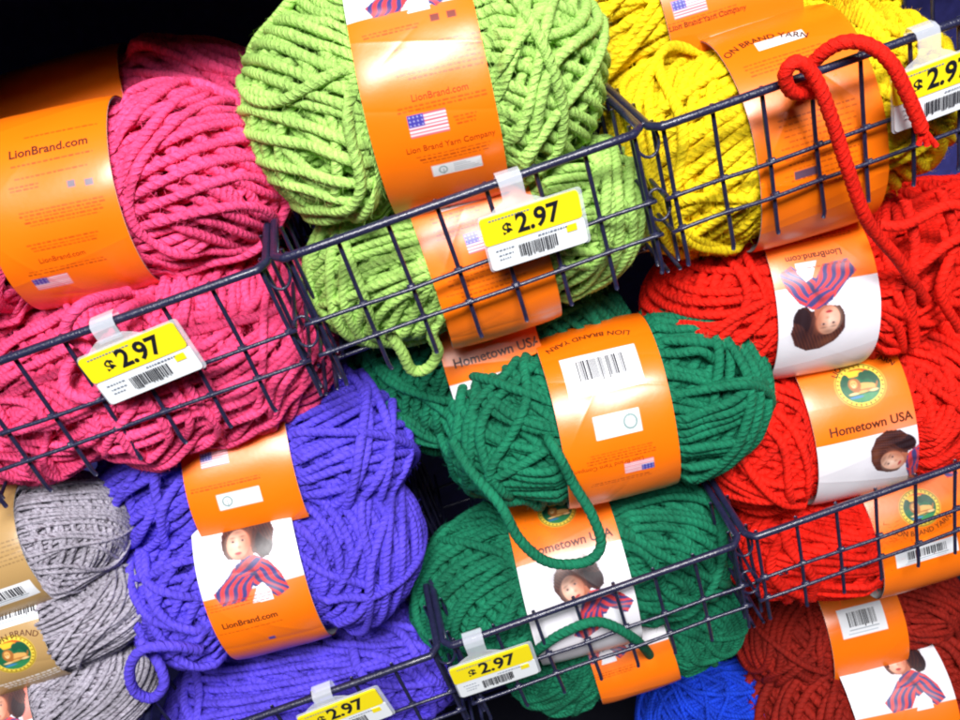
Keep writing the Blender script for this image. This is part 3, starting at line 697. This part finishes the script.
basket('wire basket holding the lime green skeins, upper row', XJ[2], XJ[3], UY, UZ + .001, seed=2)
basket('wire basket holding the yellow skeins, upper row', XJ[3], XJ[4], UY, UZ, seed=3)
basket('wire basket holding the purple skeins, lower row', XJ[1], XJ[2], LY, LZ - .002, seed=5)
basket('wire basket holding the dark green skeins, lower row', XJ[2], XJ[3], LY, LZ, seed=6)
basket('wire basket holding the red skeins, lower row', XJ[3], XJ[4], LY, LZ + .001, seed=7)

# ------------------------------------------------------------------ price tags
def price_tag(label, px, py, yf, zr, rot=0, seed=0, w=.052, h=.031):
    c = at_y(px, py, yf - .0075)
    root = bpy.data.objects.new('price_tag', None); COL.objects.link(root)
    rt = R(rot); root.matrix_world = Matrix.Translation(c) @ Matrix.Rotation(-rt, 4, 'Y') @ Matrix.Rotation(R(4), 4, 'X')
    tag(root, label, 'price tag', 'price tags clipped on the rims')
    def flat(name, mat_, poly, y0, y1, parent=root):
        n = len(poly); V = [(x, y0, z) for x, z in poly] + [(x, y1, z) for x, z in poly]
        Fc = [list(range(n)), list(range(2 * n - 1, n - 1, -1))] + [[i, i + n, (i + 1) % n + n, (i + 1) % n] for i in range(n)]
        return link(name, mesh_np(name, V, Fc, mat_, smooth=False), parent)
    def rrect(x0, z0, x1, z1, r=.002):
        out = []
        for cx, cz, a0 in ((x1 - r, z1 - r, 0), (x0 + r, z1 - r, 90), (x0 + r, z0 + r, 180), (x1 - r, z0 + r, 270)):
            out += [(cx + r * math.cos(R(a0 + k * 30)), cz + r * math.sin(R(a0 + k * 30))) for k in range(4)]
        return out[::-1]
    W, H = w / 2, h / 2
    card = flat('card', CARDW, rrect(-W, -H, W, -.0005), -.0004, .0004)
    flat('price_panel', CARDY, rrect(-W - .0006, -.0002, W - .0006, H), -.0008, .0004, card)
    flat('colour_square', CARDY, rrect(W - .010, -.0062, W - .0045, -.0022, .0003), -.0008, -.0005, card)
    ik = Ink(); ik.text('2.97', .0152, x=.0028, y=-.0075, bold=.00042, xs=.88, m=1); ik.text('$', .0098, x=-.0135, y=-.0062, bold=.0003, m=1)
    ik2 = Ink(); ik3 = Ink(); g = random.Random(seed)
    x = -.010
    while x < .0105:
        b = g.choice([.0003, .0005, .0008]); ik2.rect(x, .0042, x + b, .0112 + g.choice([0, .001]), 1); x += b + g.choice([.0003, .0005])
    for zz, x0, x1, t in ((-.0140, -.022, -.0005, .0008), (.0019, .001, .0165, .0008), (.0038, -.022, -.0135, .0006), (.0068, -.021, -.013, .0006), (.0092, -.021, -.015, .0006)):
        x = x0
        while x < x1: l = g.uniform(.0006, .0016); ik3.rect(x, zz, x + l, zz + t, 0); x += l + .0005
    for nm, q in (('price_lettering', ik), ('barcode', ik2), ('small_print', ik3)):
        st = np.vstack(q.V); V = np.stack([st[:, 0], np.full(len(st), -.00105), -st[:, 1]], 1)
        link(nm, mesh_np(nm, V, q.F, [INKT, INKB], fm=q.m, smooth=False), card)
    flat('holder', PLAST, rrect(-W - .001, -H - .001, W + .0016, H + .0008), .0006, .0014)
    # clear tongue that widens down to the card and hooks over the rim
    dz = zr - c[2]; top = dz + .0035
    tx = -.006; z1 = H - .001
    sec = [(top - .001, .0062, -.0012), (top - .006, .006, -.0016), (top - .012, .0064, .0), (z1 + .003, .011, .0006), (z1, .0165, .0006)]
    V = []; 
    hook = [(dz - .005, .0062, .0125), (dz + .001, .0062, .0132), (dz + .0048, .0062, .0105), (dz + .0052, .0062, .0065), (dz + .004, .0062, .0025), (dz + .001, .0060, .0012), (dz - .006, .006, .001), (max(dz - .012, z1 + .006), .0068, .001), (z1 + .0035, .0115, .001), (z1 - .001, .0175, .001)]
    for z, hw_, y in hook: V += [(tx - hw_, y, z), (tx + hw_, y, z), (tx + hw_, y + .0007, z), (tx - hw_, y + .0007, z)]
    Fc = []
    for i in range(len(hook) - 1):
        for k in range(4): Fc.append([i * 4 + k, i * 4 + (k + 1) % 4, i * 4 + 4 + (k + 1) % 4, i * 4 + 4 + k])
    link('clip', mesh_np('clip', V, Fc, PLAST, smooth=False), root)
    return root
INKT = mat('printing_ink_faint_blue', (.2, .24, .32), .5, var=(60, .2))
price_tag('yellow and white price tag hanging in front of the pink skeins', 142, 364, UY, UZ, 3, 1)
price_tag('yellow and white price tag hanging in front of the lime skeins', 535, 231, UY, UZ, -2, 2)
price_tag('yellow and white price tag at the right edge in front of the yellow skeins', 942, 88, UY, UZ, 1, 3)
price_tag('yellow and white price tag clipped between the purple and dark green skeins', 495, 671, LY, LZ, -2, 4)
price_tag('yellow and white price tag cut off by the bottom edge under the purple skeins', 346, 716, LY, LZ, 2, 5)

# ------------------------------------------------------------------ loose strands (parts of their skeins)
def loose(o, pts, color, name='loose_strand', r=.0031, fray=False, pitch=.0125):
    P = spline([np.asarray(at_y(*p)) for p in pts], .0012)
    k = len(P); rad = np.full(k, r); V, Fc, uv = sweep(P, rad, 12, False, 3, .15, pitch)
    b = MB(); b.add(V, Fc, uv)
    if fray:
        for q in range(3):
            e = P[-1]; d = P[-1] - P[-6]; d /= np.linalg.norm(d); sd = (q - 1) * IX * .005 + d * .009 + F * .001 * (q - 1)
            b.tube(spline([P[-4], e + sd * .5, e + sd + np.array([0, 0, -.001])], .002), .0016, 6)
    inv = o.root.matrix_world.inverted()
    ob = b.build(name, YARN, o.root, inv); ob.color = (*color, 1)
bpy.context.view_layer.update()
pk, lm0, lm1, pu3, g1, g2, rd = SK[2], SK[4], SK[5], SK[13], SK[15], SK[16], SK[18]
loose(pk, [(128, 292, .478), (84, 304, .452), (66, 330, .449), (88, 350, .449), (100, 375, .447), (92, 398, .446), (68, 392, .448), (66, 372, .452), (84, 345, .455), (120, 312, .455), (150, 300, .48)], PINK)
loose(lm1, [(388, 330, .45), (402, 352, .452), (412, 370, .456), (428, 368, .456), (438, 352, .455), (432, 335, .452), (440, 318, .45)], LIME)
loose(pu3, [(200, 650, .42), (170, 646, .412), (142, 650, .41), (130, 668, .41), (134, 690, .41), (152, 698, .41), (164, 684, .41), (158, 662, .418), (140, 640, .43)], PUR)
loose(g1, [(452, 440, .452), (470, 470, .437), (500, 505, .418), (520, 540, .408), (548, 562, .406), (585, 562, .406), (601, 545, .408), (592, 515, .414), (574, 485, .423), (560, 458, .427), (549, 440, .437), (542, 424, .475)], GRN)
loose(g2, [(512, 672, .45), (535, 652, .418), (565, 632, .409), (600, 622, .408), (636, 640, .412), (655, 662, .45)], GRN)
loose(rd, [(815, 92, .442), (792, 92, .436), (785, 74, .432), (797, 62, .430), (815, 78, .430), (832, 120, .428), (848, 170, .428), (868, 222, .432), (900, 262, .44), (925, 300, .452)], RED, r=.0035)
loose(rd, [(800, 92, .452), (812, 64, .446), (838, 44, .436), (866, 44, .430), (890, 62, .426), (906, 92, .424), (918, 120, .424), (922, 130, .424)], RED, r=.0036, fray=True)
for pts in ([(905, 200, .46), (915, 245, .452), (910, 290, .448), (915, 345, .45)], [(940, 190, .46), (955, 240, .452), (940, 290, .448), (960, 330, .45)], [(880, 225, .455), (905, 225, .45), (950, 205, .452), (985, 215, .45)],
            [(895, 290, .452), (925, 262, .447), (955, 240, .447), (990, 235, .452)]):
    loose(SK[19], pts, RED)

# ------------------------------------------------------------------ back of the display
b = MB(); b.box((0, .80, -.2), (3.0, .02, 2.6)); tag(b.build('back_wall', BACK, smooth=False), kind='structure')
b = MB(); b.box((0, .7, -1.0), (3.0, 1.6, .02)); tag(b.build('floor', DARK, smooth=False), kind='structure')

b = MB(); b.box((0, .635, -.01), (3.0, .31, .02)); tag(b.build('unseen_shade_shelf', DARK, smooth=False), kind='structure')  # unseen shelf slab, added to cast shade on the skeins at the back
# ------------------------------------------------------------------ lights: ceiling tube of the shop and an added fill lamp
def area(name, loc, target, sx, sy, power, col=(1, 1, 1)):
    l = bpy.data.lights.new(name, 'AREA'); l.shape = 'RECTANGLE'; l.size = sx; l.size_y = sy; l.energy = power; l.color = col
    o = bpy.data.objects.new(name, l); COL.objects.link(o); o.location = loc
    o.rotation_euler = (Vector(target) - Vector(loc)).to_track_quat('-Z', 'Y').to_euler()
area('ceiling_or_fill_lamp', (.15, -.8, 1.3), (0, .45, -.3), 1.1, .42, 78, (1, .98, .97))
area('ceiling_or_fill_lamp', (-.5, -2.0, 1.9), (0, .45, -.3), 1.3, .4, 15, (.93, .95, 1))  # weak fill lamp, added to brighten the fronts and lower rows
w = bpy.data.worlds.new('World'); scene.world = w; w.use_nodes = True
w.node_tree.nodes['Background'].inputs[0].default_value = (.5, .55, 1, 1); w.node_tree.nodes['Background'].inputs[1].default_value = .008
scene.view_settings.view_transform = 'Standard'; scene.view_settings.look = 'None'; scene.view_settings.gamma = 1
scene.view_settings.exposure = .2
scene.render.engine = 'CYCLES'; scene.cycles.filter_width = 2.1
